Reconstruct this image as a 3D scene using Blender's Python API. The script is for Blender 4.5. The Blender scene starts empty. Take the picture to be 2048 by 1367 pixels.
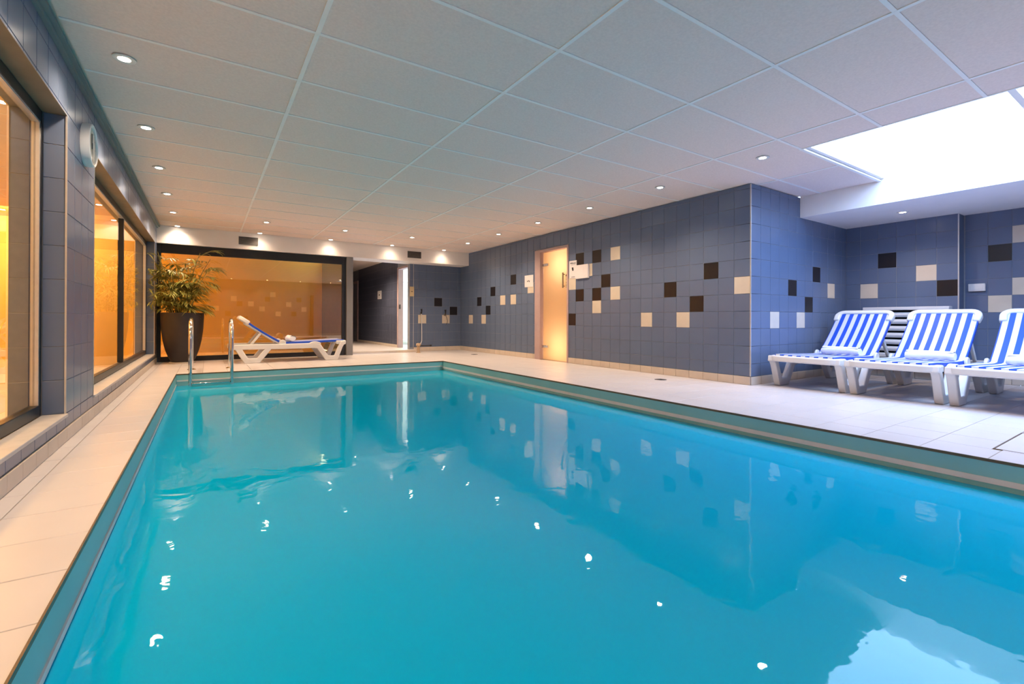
import bpy, bmesh, math, random
from mathutils import Vector, Matrix
random.seed(7)
SC = bpy.context.scene
COL = SC.collection
PI = math.pi

# ------------------------------------------------------------------ camera, sky, exposure
FPX, CY = 932.85, 636.89
cd = bpy.data.cameras.new('camera'); cam = bpy.data.objects.new('camera', cd); COL.objects.link(cam)
cd.sensor_fit = 'HORIZONTAL'; cd.sensor_width = 36.0
cd.lens = FPX / 2048 * 36.0
cd.shift_y = (CY - 683.5) / 2048.0
cd.clip_start = 0.02
cam.location = (0, 0, 0.736)
cam.rotation_mode = 'XYZ'
R = Matrix.Rotation(-0.5794, 3, 'Z') @ Matrix.Rotation(PI / 2 + 0.0019, 3, 'X') @ Matrix.Rotation(0.0033, 3, 'Z')
cam.rotation_euler = R.to_euler('XYZ')
SC.camera = cam
SC.view_settings.view_transform = 'Standard'
SC.view_settings.look = 'None'
SC.view_settings.exposure = 0.0
SC.view_settings.gamma = 1.0
SC.view_settings.use_curve_mapping = False

SKY_COLOR = (0.43, 0.62, 0.97)
SKY_POWER = 14.5          # overcast daylight, only reaches the room through the roof opening
SPOT_POWER = 92.0        # each recessed downlight
SPOT_COLOR = (1.0, 0.74, 0.51)
LAMP_GLOW = 42.0
COURT_POWER = 76.0       # warm lamps of the glazed court beyond the windows, and its added fill
COURT_COLOR = (1.0, 0.62, 0.25)
w = bpy.data.worlds.new('sky'); SC.world = w; w.use_nodes = True
w.node_tree.nodes['Background'].inputs[0].default_value = (*SKY_COLOR, 1)
w.node_tree.nodes['Background'].inputs[1].default_value = SKY_POWER

def lamp(name, kind, loc, power, color, rot=(0, 0, 0), **kw):
    l = bpy.data.lights.new(name, kind); l.energy = power; l.color = color
    for k, v in kw.items(): setattr(l, k, v)
    o = bpy.data.objects.new(name, l); COL.objects.link(o); o.location = loc; o.rotation_euler = rot
    return o
CEIL = 2.291
SKX0, SKX1, SKY0, SKY1, SKZ = 4.53, 6.25, -0.5, 2.108, 2.345
po = lamp('skylight_portal', 'AREA', ((SKX0 + SKX1) / 2, (SKY0 + SKY1) / 2, SKZ + 0.01), 1, (1, 1, 1), shape='RECTANGLE', size=SKX1 - SKX0, size_y=SKY1 - SKY0)
po.data.cycles.is_portal = True
for yy in (-0.5, 2.6, 5.7, 8.4):
    lamp('court_lamp', 'AREA', (-2.3, yy, 2.52), COURT_POWER / 2, COURT_COLOR, shape='RECTANGLE', size=0.5, size_y=1.6)

lamp('court_end_fill', 'AREA', (-2.6, 11.0, 2.45), COURT_POWER * 1.0, COURT_COLOR, rot=(math.radians(48), 0, 0), shape='RECTANGLE', size=1.6, size_y=0.3)  # added unseen light that brightens the court end wall behind the windows

# ------------------------------------------------------------------ materials
def lin(c):
    return tuple(((x / 255) / 12.92 if x / 255 <= 0.04045 else ((x / 255 + 0.055) / 1.055) ** 2.4) for x in c)
def srgb(r, g, b): return lin((r, g, b))
def mat(name, color, rough=0.5, metal=0.0, var=0.0, scale=8.0, bump=0.0, bscale=60.0, spec=0.5, emit=None, estr=0.0, stretch=None):
    m = bpy.data.materials.new(name); m.use_nodes = True
    nt = m.node_tree; b = nt.nodes['Principled BSDF']
    b.inputs['Base Color'].default_value = (*color, 1); b.inputs['Roughness'].default_value = rough
    b.inputs['Metallic'].default_value = metal; b.inputs['Specular IOR Level'].default_value = spec
    if emit: b.inputs['Emission Color'].default_value = (*emit, 1); b.inputs['Emission Strength'].default_value = estr
    tc = nt.nodes.new('ShaderNodeNewGeometry')
    if var > 0:
        n = nt.nodes.new('ShaderNodeTexNoise'); n.inputs['Scale'].default_value = scale; n.inputs['Detail'].default_value = 4
        src = tc.outputs['Position']
        if stretch:
            mp = nt.nodes.new('ShaderNodeMapping'); mp.inputs['Scale'].default_value = stretch
            nt.links.new(src, mp.inputs['Vector']); src = mp.outputs[0]
        nt.links.new(src, n.inputs['Vector'])
        r = nt.nodes.new('ShaderNodeValToRGB')
        r.color_ramp.elements[0].position = 0.3; r.color_ramp.elements[1].position = 0.7
        r.color_ramp.elements[0].color = (*[c * (1 - var) for c in color], 1)
        r.color_ramp.elements[1].color = (*[min(1, c * (1 + var)) for c in color], 1)
        nt.links.new(n.outputs['Fac'], r.inputs[0]); nt.links.new(r.outputs[0], b.inputs['Base Color'])
    if bump > 0:
        n = nt.nodes.new('ShaderNodeTexNoise'); n.inputs['Scale'].default_value = bscale; n.inputs['Detail'].default_value = 3
        nt.links.new(tc.outputs['Position'], n.inputs['Vector'])
        bp = nt.nodes.new('ShaderNodeBump'); bp.inputs['Strength'].default_value = bump; bp.inputs['Distance'].default_value = 0.002
        nt.links.new(n.outputs['Fac'], bp.inputs['Height']); nt.links.new(bp.outputs[0], b.inputs['Normal'])
    return m

M = {}
M['tile'] = mat('blue_grey_tile', (0.110, 0.150, 0.242), 0.28, var=0.05, scale=3, bump=0.08, bscale=9)
M['cream'] = mat('cream_tile', (0.62, 0.54, 0.44), 0.3, var=0.05, scale=6)
M['dark'] = mat('dark_tile', (0.012, 0.009, 0.010), 0.3, var=0.1, scale=6)
M['grout'] = mat('grout', (0.27, 0.28, 0.31), 0.8, var=0.08, scale=20)
M['floor'] = mat('deck_tile', (0.63, 0.585, 0.575), 0.32, var=0.045, scale=2.2, bump=0.06, bscale=40)
M['fgrout'] = mat('deck_grout', (0.36, 0.30, 0.25), 0.8, var=0.1, scale=15)
M['base'] = mat('skirting_tile', (0.60, 0.51, 0.42), 0.4, var=0.06, scale=5)
M['panel'] = mat('ceiling_panel', (0.80, 0.675, 0.615), 0.85, var=0.05, scale=70, bump=0.25, bscale=220)
M['bar'] = mat('ceiling_bar', (0.86, 0.84, 0.82), 0.5, var=0.02, scale=10)
M['white'] = mat('white_paint', (0.87, 0.82, 0.79), 0.6, var=0.02, scale=5)
M['shaft'] = mat('shaft_paint', (0.88, 0.88, 0.88), 0.6, var=0.02, scale=4)
M['teal'] = mat('pool_tinted_trim', (0.13, 0.20, 0.215), 0.35, var=0.05, scale=6)  # grey white cornice with the pool's turquoise reflection put into its colour
M['black'] = mat('black_frame', (0.012, 0.011, 0.012), 0.35, var=0.1, scale=10)
M['wood'] = mat('brown_lining', (0.20, 0.15, 0.10), 0.45, var=0.15, scale=6)
M['sill'] = mat('sill_stone', (0.50, 0.47, 0.45), 0.4, var=0.08, scale=12)
M['steel'] = mat('stainless_steel', (0.72, 0.71, 0.70), 0.12, metal=1.0, var=0.03, scale=30)
M['alu'] = mat('brushed_trim', (0.62, 0.60, 0.58), 0.35, metal=0.6, var=0.04, scale=30)
M['plastic'] = mat('white_resin', (0.72, 0.70, 0.68), 0.35, var=0.02, scale=12)
M['towel'] = mat('white_terry', (0.86, 0.85, 0.84), 0.95, var=0.03, scale=60, bump=0.6, bscale=160)
M['pot'] = mat('brown_black_planter', (0.022, 0.014, 0.013), 0.5, var=0.15, scale=10)
M['soil'] = mat('soil', (0.03, 0.02, 0.014), 0.95, var=0.4, scale=40, bump=0.8, bscale=50)
M['saucer'] = mat('pale_saucer', (0.55, 0.48, 0.42), 0.5, var=0.06, scale=10)
M['leaf'] = mat('bamboo_leaf', (0.27, 0.26, 0.06), 0.34, var=0.5, scale=9)
M['stem'] = mat('bamboo_stem', (0.22, 0.19, 0.05), 0.5, var=0.25, scale=14)
M['pink'] = mat('pink_door_frame', (0.46, 0.33, 0.32), 0.5, var=0.05, scale=8)
M['paper'] = mat('white_paper', (0.72, 0.68, 0.69), 0.7, var=0.03, scale=20)
M['ink'] = mat('dark_print', (0.03, 0.03, 0.035), 0.7, var=0.1, scale=30)
M['court'] = mat('court_wall', (0.85, 0.60, 0.21), 0.85, var=0.05, scale=2)
M['courtfloor'] = mat('court_floor', (0.85, 0.68, 0.45), 0.6, var=0.05, scale=2)
M['navy'] = mat('corridor_tile', (0.070, 0.080, 0.125), 0.35, var=0.06, scale=4)
M['pillar'] = mat('grey_pillar', (0.19, 0.185, 0.19), 0.5, var=0.05, scale=5)
M['liner'] = mat('pool_liner', (0.24, 0.50, 0.50), 0.4, var=0.06, scale=2.5)
M['linerfloor'] = mat('pool_liner_floor', (0.02, 0.50, 0.62), 0.5, var=0.06, scale=1.2)
M['lining'] = mat('pale_liner_bead', (0.76, 0.68, 0.64), 0.4, var=0.04, scale=10)
M['bronze'] = mat('bronze_edge', (0.16, 0.10, 0.05), 0.4, metal=0.4, var=0.15, scale=20)
M['vent'] = mat('grey_vent', (0.14, 0.13, 0.12), 0.5, var=0.1, scale=30)
M['ventdark'] = mat('vent_cavity', (0.01, 0.01, 0.01), 0.9, var=0.1, scale=30)
M['clockface'] = mat('clock_face', (0.62, 0.58, 0.50), 0.2, var=0.02, scale=10)
M['clock'] = mat('clock_rim', (0.86, 0.86, 0.86), 0.3, var=0.02, scale=10)
M['slat'] = mat('radiator_slat', (0.74, 0.72, 0.72), 0.35, var=0.04, scale=12)
M['brass'] = mat('beige_valve', (0.46, 0.32, 0.20), 0.4, var=0.1, scale=20)
M['rubber'] = mat('black_rubber', (0.015, 0.014, 0.015), 0.5, var=0.1, scale=20)
M['storewall'] = mat('store_room_paint', (0.74, 0.76, 0.66), 0.7, var=0.02, scale=4)
M['blueprint'] = mat('blue_carton', (0.30, 0.36, 0.62), 0.6, var=0.05, scale=8)
M['glow'] = mat('lamp_glow', (1, 1, 1), 0.5, emit=(1.0, 0.86, 0.70), estr=LAMP_GLOW)
M['whiteglow'] = mat('tube_glow', (1, 1, 1), 0.5, emit=(1.0, 1.0, 0.86), estr=9)
M['ring'] = mat('white_ring', (0.75, 0.73, 0.70), 0.4, var=0.02, scale=20)
M['sign_plate'] = mat('cream_label', (0.66, 0.52, 0.30), 0.5, var=0.04, scale=20)

def nodes(name):
    m = bpy.data.materials.new(name); m.use_nodes = True; nt = m.node_tree
    nt.nodes.remove(nt.nodes['Principled BSDF'])
    return m, nt, nt.nodes['Material Output']
def glass(name, tint, ior, rough=0.0, mirror=(1, 1, 1)):
    m, nt, out = nodes(name)
    fr = nt.nodes.new('ShaderNodeFresnel'); fr.inputs[0].default_value = ior
    tr = nt.nodes.new('ShaderNodeBsdfTransparent'); tr.inputs[0].default_value = (*tint, 1)
    gl = nt.nodes.new('ShaderNodeBsdfGlossy'); gl.inputs['Roughness'].default_value = rough; gl.inputs[0].default_value = (*mirror, 1)
    mx = nt.nodes.new('ShaderNodeMixShader')
    # each pane mirrors on its outer faces only; leaving the pane the light passes straight on
    gm = nt.nodes.new('ShaderNodeNewGeometry'); iv = nt.nodes.new('ShaderNodeMath'); iv.operation = 'SUBTRACT'; iv.inputs[0].default_value = 1.0
    nt.links.new(gm.outputs['Backfacing'], iv.inputs[1])
    ml = nt.nodes.new('ShaderNodeMath'); ml.operation = 'MULTIPLY'; nt.links.new(fr.outputs[0], ml.inputs[0]); nt.links.new(iv.outputs[0], ml.inputs[1])
    nt.links.new(ml.outputs[0], mx.inputs[0]); nt.links.new(tr.outputs[0], mx.inputs[1]); nt.links.new(gl.outputs[0], mx.inputs[2])
    nt.links.new(mx.outputs[0], out.inputs[0])
    return m
M['glass'] = glass('window_glass', (0.95, 0.90, 0.80), 2.2)
M['bronze_glass'] = glass('bronze_reflective_glass', (0.92, 0.80, 0.50), 3.0, mirror=(1.0, 0.80, 0.50))
M['skyglass'] = glass('skylight_glass', (0.97, 0.98, 1.0), 1.45)
# frosted door glass: light from the room behind spreads through it
m, nt, out = nodes('frosted_glass')
tl = nt.nodes.new('ShaderNodeBsdfTranslucent'); tl.inputs[0].default_value = (0.95, 0.86, 0.74, 1)
df = nt.nodes.new('ShaderNodeBsdfPrincipled'); df.inputs['Base Color'].default_value = (0.5, 0.42, 0.34, 1); df.inputs['Roughness'].default_value = 0.25
mx = nt.nodes.new('ShaderNodeMixShader'); mx.inputs[0].default_value = 0.22
nt.links.new(tl.outputs[0], mx.inputs[1]); nt.links.new(df.outputs[0], mx.inputs[2]); nt.links.new(mx.outputs[0], out.inputs[0])
M['frosted'] = m
# water: slightly milky turquoise body, mirror-like rippled surface
m, nt, out = nodes('pool_water')
geo = nt.nodes.new('ShaderNodeNewGeometry')
n1 = nt.nodes.new('ShaderNodeTexNoise'); n1.inputs['Scale'].default_value = 6.5; n1.inputs['Detail'].default_value = 2.0; n1.inputs['Distortion'].default_value = 0.6
nt.links.new(geo.outputs['Position'], n1.inputs['Vector'])
bp = nt.nodes.new('ShaderNodeBump'); bp.inputs['Strength'].default_value = 1.0; bp.inputs['Distance'].default_value = 0.0012
nt.links.new(n1.outputs['Fac'], bp.inputs['Height'])
fr = nt.nodes.new('ShaderNodeFresnel'); fr.inputs[0].default_value = 1.33
nt.links.new(bp.outputs[0], fr.inputs['Normal'])
gl = nt.nodes.new('ShaderNodeBsdfGlossy'); gl.inputs['Roughness'].default_value = 0.015
nt.links.new(bp.outputs[0], gl.inputs['Normal'])
tr = nt.nodes.new('ShaderNodeBsdfTransparent'); tr.inputs[0].default_value = (0.45, 0.92, 0.97, 1)
df = nt.nodes.new('ShaderNodeBsdfDiffuse'); df.inputs[0].default_value = (0.0, 0.47, 0.79, 1)
mb = nt.nodes.new('ShaderNodeMixShader'); mb.inputs[0].default_value = 0.85
nt.links.new(tr.outputs[0], mb.inputs[1]); nt.links.new(df.outputs[0], mb.inputs[2])
mx = nt.nodes.new('ShaderNodeMixShader')
nt.links.new(fr.outputs[0], mx.inputs[0]); nt.links.new(mb.outputs[0], mx.inputs[1]); nt.links.new(gl.outputs[0], mx.inputs[2])
nt.links.new(mx.outputs[0], out.inputs[0])
M['water'] = m
# striped woven sling: six blue bands, seven white, blue hem along both edges (object space, across the width)
m = bpy.data.materials.new('striped_sling'); m.use_nodes = True; nt = m.node_tree; b = nt.nodes['Principled BSDF']
tc = nt.nodes.new('ShaderNodeTexCoord'); sx = nt.nodes.new('ShaderNodeSeparateXYZ'); nt.links.new(tc.outputs['Object'], sx.inputs[0])
def mth(op, a, bb=None):
    n = nt.nodes.new('ShaderNodeMath'); n.operation = op
    for i, v in enumerate((a, bb)):
        if v is None: continue
        if isinstance(v, (int, float)): n.inputs[i].default_value = v
        else: nt.links.new(v, n.inputs[i])
    return n.outputs[0]
t = mth('ADD', mth('DIVIDE', sx.outputs['Y'], 0.0431), 6.5)
odd = mth('GREATER_THAN', mth('MODULO', mth('FLOOR', t), 2.0), 0.5)
hem = mth('GREATER_THAN', mth('ABSOLUTE', sx.outputs['Y']), 0.281)
isb = mth('MAXIMUM', odd, hem)
mc = nt.nodes.new('ShaderNodeMix'); mc.data_type = 'RGBA'
mc.inputs[6].default_value = (0.66, 0.66, 0.68, 1); mc.inputs[7].default_value = (0.008, 0.075, 0.56, 1)
nt.links.new(isb, mc.inputs[0]); nt.links.new(mc.outputs[2], b.inputs['Base Color']); b.inputs['Roughness'].default_value = 0.6
wv = nt.nodes.new('ShaderNodeTexChecker'); wv.inputs['Scale'].default_value = 260; nt.links.new(tc.outputs['Object'], wv.inputs['Vector'])
bp = nt.nodes.new('ShaderNodeBump'); bp.inputs['Strength'].default_value = 0.2; bp.inputs['Distance'].default_value = 0.001
nt.links.new(wv.outputs['Fac'], bp.inputs['Height']); nt.links.new(bp.outputs[0], b.inputs['Normal'])
M['sling'] = m

# ------------------------------------------------------------------ mesh helpers
class MB:
    def __init__(s): s.v = []; s.f = []
    def add(s, vs, fs):
        o = len(s.v); s.v += [tuple(v) for v in vs]; s.f += [tuple(i + o for i in f) for f in fs]; return s
    def box(s, x0, x1, y0, y1, z0, z1):
        x0, x1 = min(x0, x1), max(x0, x1); y0, y1 = min(y0, y1), max(y0, y1); z0, z1 = min(z0, z1), max(z0, z1)
        return s.add([(x0, y0, z0), (x1, y0, z0), (x1, y1, z0), (x0, y1, z0), (x0, y0, z1), (x1, y0, z1), (x1, y1, z1), (x0, y1, z1)],
                     [(3, 2, 1, 0), (4, 5, 6, 7), (0, 1, 5, 4), (1, 2, 6, 5), (2, 3, 7, 6), (3, 0, 4, 7)])
    def tube(s, pts, r, n=10, cap=True):
        pts = [Vector(p) for p in pts]; k = len(pts); rr = r if isinstance(r, (list, tuple)) else [r] * k
        vs = []; up = None
        for i, p in enumerate(pts):
            t = (pts[min(i + 1, k - 1)] - pts[max(i - 1, 0)]).normalized()
            if up is None:
                a = Vector((0, 0, 1)) if abs(t.z) < 0.9 else Vector((1, 0, 0)); up = (a - t * a.dot(t)).normalized()
            else: up = (up - t * up.dot(t)).normalized()
            q = t.cross(up)
            for j in range(n):
                an = 2 * PI * j / n; vs.append(p + (up * math.cos(an) + q * math.sin(an)) * rr[i])
        fs = [(i * n + j, i * n + (j + 1) % n, (i + 1) * n + (j + 1) % n, (i + 1) * n + j) for i in range(k - 1) for j in range(n)]
        if cap: fs += [tuple(range(n - 1, -1, -1)), tuple(range((k - 1) * n, k * n))]
        return s.add(vs, fs)
    def lathe(s, prof, c=(0, 0, 0), n=32, axis='Z'):
        vs = []
        for r, h in prof:
            for j in range(n):
                a = 2 * PI * j / n
                v = (r * math.cos(a), r * math.sin(a), h)
                if axis == 'X': v = (h, r * math.cos(a), r * math.sin(a))
                vs.append((v[0] + c[0], v[1] + c[1], v[2] + c[2]))
        k = len(prof)
        fs = [(i * n + j, i * n + (j + 1) % n, (i + 1) * n + (j + 1) % n, (i + 1) * n + j) for i in range(k - 1) for j in range(n)]
        fs += [tuple(range(n - 1, -1, -1)), tuple(range((k - 1) * n, k * n))]
        return s.add(vs, fs)
    def strip(s, path, half, a0, a1, plane='XZ'):
        """a mitred band of half width HALF along a 2-D path, extruded from a0 to a1 across the plane"""
        P = [Vector(p) for p in path]; k = len(P); L = []; Rr = []
        for i, p in enumerate(P):
            d0 = (P[i] - P[i - 1]).normalized() if i else None
            d1 = (P[i + 1] - P[i]).normalized() if i < k - 1 else None
            d0 = d0 or d1; d1 = d1 or d0
            n0 = Vector((-d0.y, d0.x)); n1 = Vector((-d1.y, d1.x)); nn = (n0 + n1).normalized()
            hw = (half[i] if isinstance(half, (list, tuple)) else half) / max(0.5, nn.dot(n0))
            L.append(p + nn * hw); Rr.append(p - nn * hw)
        def to(q, a): return (q.x, a, q.y) if plane == 'XZ' else (q.x, q.y, a)
        vs = []
        for l, r in zip(L, Rr): vs += [to(l, a0), to(l, a1), to(r, a1), to(r, a0)]
        fs = []
        for i in range(k - 1):
            for j in range(4): fs.append((i * 4 + j, i * 4 + (j + 1) % 4, i * 4 + 4 + (j + 1) % 4, i * 4 + 4 + j))
        fs += [(3, 2, 1, 0), tuple(4 * (k - 1) + j for j in range(4))]
        return s.add(vs, fs)
    def mesh(s, name, m, smooth=False):
        me = bpy.data.meshes.new(name); me.from_pydata(s.v, [], s.f)
        bm = bmesh.new(); bm.from_mesh(me); bmesh.ops.recalc_face_normals(bm, faces=bm.faces); bm.to_mesh(me); bm.free()
        me.materials.append(M[m] if isinstance(m, str) else m)
        if smooth:
            me.polygons.foreach_set('use_smooth', [True] * len(me.polygons))
            if smooth is not True: me.set_sharp_from_angle(angle=math.radians(smooth))
        me.update(); return me
    def build(s, name, m, parent=None, smooth=False, bevel=0.0, seg=2):
        o = place(name, s.mesh(name, m, smooth), parent)
        if bevel:
            b = o.modifiers.new('bevel', 'BEVEL'); b.width = bevel; b.segments = seg; b.limit_method = 'ANGLE'; b.angle_limit = math.radians(40)
            o.data.polygons.foreach_set('use_smooth', [True] * len(o.data.polygons)); o.data.set_sharp_from_angle(angle=math.radians(50))
        return o
def place(name, me, parent=None, loc=(0, 0, 0), rot=(0, 0, 0)):
    o = bpy.data.objects.new(name, me); COL.objects.link(o); o.location = loc; o.rotation_euler = rot
    if parent: o.parent = parent
    return o
def empty(name, loc=(0, 0, 0), rz=0.0):
    o = bpy.data.objects.new(name, None); COL.objects.link(o); o.location = loc; o.rotation_euler = (0, 0, rz); o.empty_display_size = 0.1
    return o
def tag(o, label=None, cat=None, group=None, kind=None):
    if label: o['label'] = label
    if cat: o['category'] = cat
    if group: o['group'] = group
    if kind: o['kind'] = kind
    return o
def struct(name, mb, m, label=None, **k):
    return tag(mb.build(name, m, None, **k), label, kind='structure')

# ---- tiles: shared meshes, one object per tile; front face with chamfered rim, sits on its wall base
TM = {}
def tile_mesh(wd, ht, th, m, ch=0.0015):
    key = (round(wd, 3), round(ht, 3), round(th, 4), m)
    if key not in TM:
        a, b = wd / 2, ht / 2
        vs = [(-a, -b, 0), (a, -b, 0), (a, b, 0), (-a, b, 0), (-a, -b, th - ch), (a, -b, th - ch), (a, b, th - ch), (-a, b, th - ch),
              (-a + ch, -b + ch, th), (a - ch, -b + ch, th), (a - ch, b - ch, th), (-a + ch, b - ch, th)]
        fs = [(8, 9, 10, 11)] + [(i, (i + 1) % 4, 4 + (i + 1) % 4, 4 + i) for i in range(4)] + [(4 + i, 4 + (i + 1) % 4, 8 + (i + 1) % 4, 8 + i) for i in range(4)]
        me = bpy.data.meshes.new('tile'); me.from_pydata(vs, [], fs); me.materials.append(M[m]); TM[key] = me
    return TM[key]
def clip(r, holes):
    """rectangle minus rectangular holes that cut it straight across"""
    u0, u1, v0, v1 = r
    for a0, a1, b0, b1 in holes:
        if a0 < u1 - 1e-4 and a1 > u0 + 1e-4 and b0 < v1 - 1e-4 and b1 > v0 + 1e-4:
            best = None
            for c in ((u0, min(u1, a0), v0, v1), (max(u0, a1), u1, v0, v1), (u0, u1, v0, min(v1, b0)), (u0, u1, max(v0, b1), v1)):
                ar = max(0, c[1] - c[0]) * max(0, c[3] - c[2])
                if ar > 1e-4 and (best is None or ar > best[0]): best = (ar, c)
            if not best: return None
            u0, u1, v0, v1 = best[1]
    if u1 - u0 < 0.012 or v1 - v0 < 0.012: return None
    return u0, u1, v0, v1
def edges(a, b, start, pitch):
    """joint positions from a to b with joints at start + k*pitch"""
    k = math.ceil((a - start) / pitch - 1e-6); e = [a]
    while start + k * pitch < b - 1e-6:
        if start + k * pitch > a + 0.008: e.append(start + k * pitch)
        k += 1
    e.append(b); return e
def tiling(parent, O, U, V, ue, ve, holes=(), accent=None, gap=0.004, th=0.004, m='tile', name='tile', limit=300, near=(0, 0, 0.7), jig=0.0004, labels=None):
    O, U, V = Vector(O), Vector(U), Vector(V); N = U.cross(V)
    rot = Matrix((U, V, N)).transposed().to_euler()
    rects = []
    for i in range(len(ue) - 1):
        for j in range(len(ve) - 1):
            r = clip((ue[i], ue[i + 1], ve[j], ve[j + 1]), holes)
            if not r: continue
            c = O + U * (r[0] + r[1]) / 2 + V * (r[2] + r[3]) / 2
            mm = m
            if accent:
                cu, cv = (ue[i] + ue[i + 1]) / 2, (ve[j] + ve[j + 1]) / 2
                for (au, av, am) in accent:
                    if abs(au - cu) < 0.1 and abs(av - cv) < 0.1: mm = am
            rects.append(((c - Vector(near)).length - (100 if mm != m else 0), r, c, mm))
    rects.sort(key=lambda q: q[0])
    rest = MB()
    for n, (d, r, c, mm) in enumerate(rects):
        wd, ht = r[1] - r[0] - gap, r[3] - r[2] - gap
        if n < limit:
            o = place(name, tile_mesh(wd, ht, th, mm), parent, c + N * random.uniform(-jig, jig), rot)
            if mm == 'cream': o['label'] = 'cream accent tile'
            elif mm == 'dark': o['label'] = 'dark brown accent tile'
        else:
            q = [c + U * (a * wd / 2) + V * (b * ht / 2) for a, b in ((-1, -1), (1, -1), (1, 1), (-1, 1))]
            rest.add(q + [p + N * th for p in q], [(4, 5, 6, 7), (0, 1, 5, 4), (1, 2, 6, 5), (2, 3, 7, 6), (3, 0, 4, 7)])
    if rest.v:
        tag(rest.build(name, m, parent), kind='stuff')

# ------------------------------------------------------------------ main dimensions
XL, XR = -0.705, 5.16            # long walls
YB, YF = -2.0, 10.17             # wall behind the camera, shower wall
PX0, PX1, PY0, PY1 = -0.335, 3.49, -0.35, 7.56   # pool
WZ = -0.155                      # water level
AY, AX, RX = 2.944, 7.59, 7.80   # alcove side wall, alcove back, recess back
PILY = 1.760                     # pilaster edge
T = 0.004                        # tile thickness
VE = edges(0.095, CEIL, 0.04, 0.2)

# ------------------------------------------------------------------ floor
fl = MB()
FD = -0.02 - 0.004
fl.box(XL, PX0 - .004, YB, 9.95, -0.2, -T).box(PX1 + .004, RX, YB, YF, -0.2, -T).box(PX0 - .004, PX1 + .004, YB, PY0 - .004, -0.2, -T).box(PX0 - .004, PX1 + .004, PY1 + .004, 9.95, -0.2, -T)
floor = struct('floor', fl, 'fgrout', 'cream square deck tiles around the swimming pool')
P = 0.2915
hatch = (3.81, 4.50, 0.11, 0.735)
UE = [XL] + [PX0 - P] + [PX0 + 0.0]
ye = edges(-0.4, 9.95, 1.57, P)
tiling(floor, (0, 0, -T), (1, 0, 0), (0, 1, 0), [XL, PX0 - P, PX0], ye, th=T, gap=0.0035, m='floor', limit=110)
tiling(floor, (0, 0, -T), (1, 0, 0), (0, 1, 0), edges(PX1, XR, PX1, P), edges(-0.4, YF, 1.57, P), holes=[hatch], th=T, gap=0.0035, m='floor', limit=120)
tiling(floor, (0, 0, -T), (1, 0, 0), (0, 1, 0), edges(XR, RX, PX1, P), edges(-0.4, AY, 1.57, P), th=T, gap=0.0035, m='floor', limit=60)
tiling(floor, (0, 0, -T), (1, 0, 0), (0, 1, 0), edges(PX0, PX1, PX0, P), edges(PY1, 9.95, 1.57, P), th=T, gap=0.0035, m='floor', limit=10)
tiling(floor, (0, 0, -T), (1, 0, 0), (0, 1, 0), edges(XL, RX, PX0, P), edges(YB, -0.4, 1.57, P), holes=[(PX0, PX1, -0.4, 9)], th=T, gap=0.0035, m='floor', limit=0)

# raised corridor floor with its riser
SY0 = 9.98
cf = struct('floor_corridor', MB().box(2.45, 3.96, SY0 + 0.006, 10.30, -0.1, 0.05).box(2.45, 5.2, 10.30, 15.2, -0.1, 0.05), 'floor', 'raised pale floor of the corridor behind the pool')
tiling(cf, (0, SY0 + 0.006, 0), (1, 0, 0), (0, 0, 1), edges(2.45, 3.96, 2.45, 0.29), [0.0, 0.052], th=0.006, m='base', jig=0.0006)

# ------------------------------------------------------------------ pool
pb = MB()
D = -1.45
pb.add([(PX0, PY0, D), (PX1, PY0, D), (PX1, PY1, D), (PX0, PY1, D), (PX0, PY0, 0), (PX1, PY0, 0), (PX1, PY1, 0), (PX0, PY1, 0)],
       [(0, 1, 5, 4), (1, 2, 6, 5), (2, 3, 7, 6), (3, 0, 4, 7)])
pool = struct('pool_basin', pb, 'liner', 'turquoise lined rectangular swimming pool basin')
MB().add([(PX0, PY0, D), (PX1, PY0, D), (PX1, PY1, D), (PX0, PY1, D)], [(0, 1, 2, 3)]).build('pool_bottom', 'linerfloor', pool)
e = 0.006
MB().box(PX1 - e, PX1, PY0, PY1, -0.126, -0.096).box(PX0 + e, PX1 - e, PY1 - e, PY1, -0.098, -0.080).build('liner_bead', 'lining', pool)
MB().box(PX0, PX0 + e, PY0, PY1 - e, -0.152, -0.130).build('liner_bead', 'lining', pool)
MB().box(PX1 - 0.004, PX1 + 0.004, PY0, PY1, -0.012, 0.0035).box(PX0, PX1 - 0.004, PY1 - 0.004, PY1 + 0.003, -0.012, 0.003).box(PX0 - 0.003, PX0 + 0.003, PY0, PY1 - 0.004, -0.012, 0.003).build('edge_profile', 'bronze', pool)
wm = MB().add([(PX0, PY0, WZ), (PX1, PY0, WZ), (PX1, PY1, WZ), (PX0, PY1, WZ)], [(0, 1, 2, 3)])
struct('water', wm, 'water', 'still turquoise pool water mirroring the ceiling spotlights')

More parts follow.
